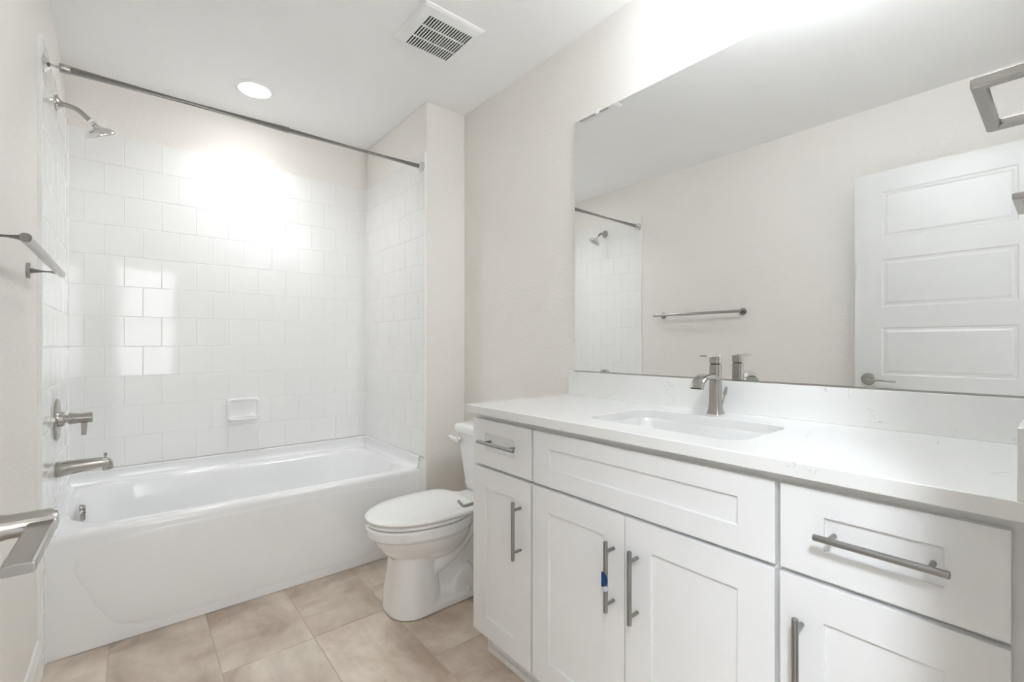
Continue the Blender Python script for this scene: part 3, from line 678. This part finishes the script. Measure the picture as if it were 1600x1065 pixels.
# countertop with undermount cut-out
CX0, CX1, CY0, CY1, CZ0, CZ1 = 0.960, XR-0.001, VY0, 1.428, 0.8955, 0.925
ct = empty('countertop', (1.24, 0.72, CZ0), 'white quartz vanity countertop with matching backsplash under the mirror', 'countertop')
HX, HY, HRX, HRY, HR = 1.212, 0.706, 0.150, 0.232, 0.055
hole = rrect(HX, HY, HRX, HRY, HR, 8); outer = []
hx_, hy_ = (CX1-CX0)/2, (CY1-CY0)/2
for q in range(4):
    sx, sy = ((1,1),(-1,1),(-1,-1),(1,-1))[q]
    corner = (CX1 if sx > 0 else CX0, CY1 if sy > 0 else CY0)
    for i in range(9): outer.append((corner[0], corner[1], q, i))
b = B()
def slab(z, flip):
    vo = [b.verts.new((p[0], p[1], z)) for p in ((CX1,CY1),(CX0,CY1),(CX0,CY0),(CX1,CY0))]
    vi = [b.verts.new((x, y, z)) for x, y in hole]
    for q in range(4):
        for i in range(8): b.faces.new((vo[q], vi[q*9+i], vi[q*9+i+1]))
        nq = (q+1) % 4; b.faces.new((vo[q], vi[q*9+8], vi[(nq*9) % 36], vo[nq]))
    return vo, vi
o1, i1 = slab(CZ1, 0); o0, i0 = slab(CZ0, 1)
for q in range(4): b.faces.new((o1[q], o1[(q+1)%4], o0[(q+1)%4], o0[q]))
for j in range(36): b.faces.new((i1[j], i0[j], i0[(j+1)%36], i1[(j+1)%36]))
link('counter_slab', b, M['quartz'], parent=ct, bevel=0.0022)
link('backsplash', box(B(), 1.505, XR-0.0005, CY0, 1.423, CZ1, 1.0270), M['quartz'], parent=ct, bevel=0.0015)
link('side_splash', box(B(), 0.962, 1.505, CY0-0.0005, 0.0455, CZ1, 1.0280), M['quartz'], parent=ct, bevel=0.0015)

# sink
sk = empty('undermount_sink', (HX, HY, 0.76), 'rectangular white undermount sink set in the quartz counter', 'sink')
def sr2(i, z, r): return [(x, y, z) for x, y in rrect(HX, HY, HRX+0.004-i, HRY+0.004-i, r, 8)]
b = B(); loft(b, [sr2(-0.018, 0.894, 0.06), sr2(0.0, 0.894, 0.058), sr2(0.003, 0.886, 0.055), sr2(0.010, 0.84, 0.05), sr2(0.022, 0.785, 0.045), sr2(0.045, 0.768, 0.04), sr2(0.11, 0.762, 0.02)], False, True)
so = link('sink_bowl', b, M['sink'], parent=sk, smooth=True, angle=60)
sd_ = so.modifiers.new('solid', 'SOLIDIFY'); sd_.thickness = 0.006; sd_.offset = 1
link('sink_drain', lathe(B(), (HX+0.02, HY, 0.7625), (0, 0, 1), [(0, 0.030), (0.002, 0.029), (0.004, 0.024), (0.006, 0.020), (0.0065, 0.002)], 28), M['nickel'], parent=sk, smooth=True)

# faucet
fxx, fyy = 1.440, 0.718
fc = empty('sink_faucet', (fxx, fyy, CZ1), 'single-handle brushed nickel faucet standing behind the sink', 'faucet')
def fs(h, z, r=0.009, dx=0, hx=None): return [(x, y, z) for x, y in rrect(fxx+dx, fyy, hx or h, h, r, 5)]
b = B(); loft(b, [fs(0.0225, CZ1), fs(0.0222, CZ1+0.002), fs(0.0195, CZ1+0.012), fs(0.0175, CZ1+0.030), fs(0.0165, CZ1+0.055), fs(0.0160, CZ1+0.11), fs(0.0160, CZ1+0.157), fs(0.0150, CZ1+0.158)])
link('faucet_body', b, M['nickel'], parent=fc, smooth=True, angle=40)
b = B(); loft(b, [fs(0.0135, CZ1+0.157), fs(0.0135, CZ1+0.1605)]); link('neck_gap', b, M['rubber'], parent=fc)
hd_ = empty('handle', (fxx, fyy, CZ1+0.16)); hd_.parent = fc; hd_.location = (0, 0, 0.16)
b = B(); loft(b, [fs(0.0160, CZ1+0.1605), fs(0.0160, CZ1+0.183), fs(0.0150, CZ1+0.1855)]); link('handle_block', b, M['nickel'], parent=hd_, bevel=0.001)
b = B(); loft(b, [[(x, fyy + s*0.0125*k, z) for s, z in ((-1, CZ1+0.1815+e), (1, CZ1+0.1815+e), (1, CZ1+0.1875+e), (-1, CZ1+0.1875+e))] for x, k, e in ((fxx-0.012, 1, 0), (fxx-0.04, 1, 0.0), (fxx-0.078, 0.95, 0.001))])
link('handle_lever', b, M['nickel'], parent=hd_, bevel=0.0012)
sp1 = spline([(fxx-0.010, fyy, CZ1+0.1175), (fxx-0.045, fyy, CZ1+0.1235), (fxx-0.085, fyy, CZ1+0.121), (fxx-0.110, fyy, CZ1+0.108), (fxx-0.122, fyy, CZ1+0.088)], 6)
wd = [0.0165 + 0.0045*i/(len(sp1)-1) for i in range(len(sp1))]
b = B(); rings = []
for i, p in enumerate(sp1):
    d = (sp1[min(i+1, len(sp1)-1)] - sp1[max(i-1, 0)]).normalized(); nn = Vector((-d.z, 0, d.x)); nn = nn if nn.z > 0 or abs(nn.z) < .1 else -nn
    th = 0.011 - 0.004*i/(len(sp1)-1)
    if i > 3 and nn.dot(prev) < 0: nn = -nn
    prev = nn.copy()
    rings.append([p + Vector((0, s*wd[i], 0)) + nn*e for s, e in ((-1, -th), (1, -th), (1, th*0.25), (0.88, th*0.42), (-0.88, th*0.42), (-1, th*0.25))])
loft(b, rings)
link('spout', b, M['nickel'], parent=fc, smooth=True, angle=50)
e_ = sp1[-1]
link('spout_outlet', box(B(), e_.x-0.0005, e_.x+0.0095, fyy-0.0155, fyy+0.0155, e_.z-0.0022, e_.z+0.004), M['rubber'], parent=fc)
b = B(); lathe(b, (fxx+0.030, fyy, CZ1), (0.28, -0.12, 1), [(0, 0.0022), (0.058, 0.0022), (0.060, 0.0045), (0.064, 0.0052), (0.086, 0.0040), (0.087, 0.001)], 14)
link('lift_rod', b, M['nickel'], parent=fc, smooth=True)

# ------------------------------------------------------------------ mirror
mr_ = empty('wall_mirror', (1.52, 0.71, 1.03), 'large frameless wall mirror above the vanity backsplash', 'mirror')
MY0, MY1, MZ0, MZ1 = YF+0.003, 1.397, 1.0285, 2.1300
link('mirror_backing', box(B(), 1.5195, XR-0.001, MY0, MY1, MZ0, MZ1), M['glass_edge'], parent=mr_)
mb = B()
def mrr(i, x): return [(x, MY0+i, MZ0+i), (x, MY1-i, MZ0+i), (x, MY1-i, MZ1-i), (x, MY0+i, MZ1-i)]
loft(mb, [mrr(0, 1.5193), mrr(0, 1.5187), mrr(0.0015, 1.5180)], True, True)
link('mirror_glass', mb, M['mirror'], parent=mr_)
for y in (1.268, 0.16):
    b = B(); box(b, 1.5145, 1.5178, y-0.008, y+0.008, MZ1-0.010, MZ1+0.001); box(b, 1.5145, XR-0.001, y-0.008, y+0.008, MZ1+0.0005, MZ1+0.0035); box(b, 1.521, XR-0.001, y-0.008, y+0.008, MZ1+0.003, MZ1+0.013)
    link('mirror_clip', b, M['clear'], parent=mr_, bevel=0.0008)
link('bottom_channel', box(B(), 1.5165, XR-0.001, MY0, MY1, MZ0-0.0013, MZ0+0.0035), M['nickel'], parent=mr_)

# ------------------------------------------------------------------ towel bar, towel ring
tb = empty('towel_bar', (XL, 1.76, 1.375), 'long brushed nickel towel bar fixed to the left wall', 'towel bar')
bxx, bz = -0.176, 1.3765
prof = [(0.0098*math.copysign(abs(math.cos(2*PI*j/24))**0.8, math.cos(2*PI*j/24)), 0.0098*math.copysign(abs(math.sin(2*PI*j/24))**0.8, math.sin(2*PI*j/24))) for j in range(24)]
link('bar', tube(B(), [(bxx, 1.432, bz), (bxx, 1.434, bz), (bxx, 2.108, bz), (bxx, 2.110, bz)], [0.9, 1, 1, 0.85], prof=prof), M['nickel'], parent=tb, smooth=True)
for y in (1.441, 2.062):
    m_ = empty('wall_mount', (XL, y, bz)); m_.parent = tb; m_.location = Vector((XL, y, bz)) - tb.location
    link('rosette', lathe(B(), (XL, y, bz), (1, 0, 0), [(0, 0.0245), (0.009, 0.0245), (0.010, 0.0235), (0.010, 0.001)], 36), M['nickel'], parent=m_, smooth=True)
    link('post', tube(B(), [(XL+0.009, y, bz), (bxx+0.003, y, bz)], 0.0088, 24), M['nickel'], parent=m_, smooth=True)
tr = empty('hand_towel_ring', (1.10, YF, 1.545), 'square brushed nickel towel ring on the wall at the near end of the vanity', 'towel ring')
zr = 1.5430; ht = 0.0085
b = B()
def rl(i, z): return [(x, y, z) for x, y in rrect(1.1015, 0.0745, 0.1160 - i, 0.0205 - i, 0.005, 4)]
# a flat rectangular loop: outer and inner walls with softly chamfered faces
x0, x1, y1 = 0.9855, 1.2170, 0.0955
def U(i, z):
    return [(x0+i, YF+0.008, z), (x0+i, y1-i-0.003, z), (x0+i+0.003, y1-i, z), (x1-i-0.003, y1-i, z), (x1-i, y1-i-0.003, z), (x1-i, YF+0.008, z)]
sec = [(0, zr-0.006), (0.003, zr-0.0085), (0.016, zr-0.0085), (0.0195, zr-0.005), (0.0195, zr+0.005), (0.016, zr+0.0085), (0.003, zr+0.0085), (0, zr+0.006)]
ru = [U(i, z) for i, z in sec]
rings = [[ru[k][j] for k in range(len(sec))] for j in range(6)]
loft(b, rings)
link('ring_bar', b, M['nickel'], parent=tr, bevel=0.0008)
link('wall_plate', box(B(), 0.9855, 1.2170, YF, YF+0.009, zr-0.013, zr+0.013), M['nickel'], parent=tr, bevel=0.002)

# added unseen fixture that houses the bedroom fill lamp
bl = empty('added_ceiling_lamp', (-0.55, -0.42, CEIL), 'round white fill lamp added unseen on the ceiling behind the doorway', 'ceiling lamp')
link('lamp_base', lathe(B(), (-0.55, -0.42, CEIL), (0, 0, -1), [(0, 0.19), (0.02, 0.19), (0.022, 0.17)], 40), M['white_plastic'], parent=bl, smooth=True)
link('diffuser', lathe(B(), (-0.55, -0.42, CEIL-0.02), (0, 0, -1), [(0, 0.17), (0.03, 0.165), (0.05, 0.13), (0.06, 0.05), (0.061, 0.002)], 40), M['lens'], parent=bl, smooth=True)
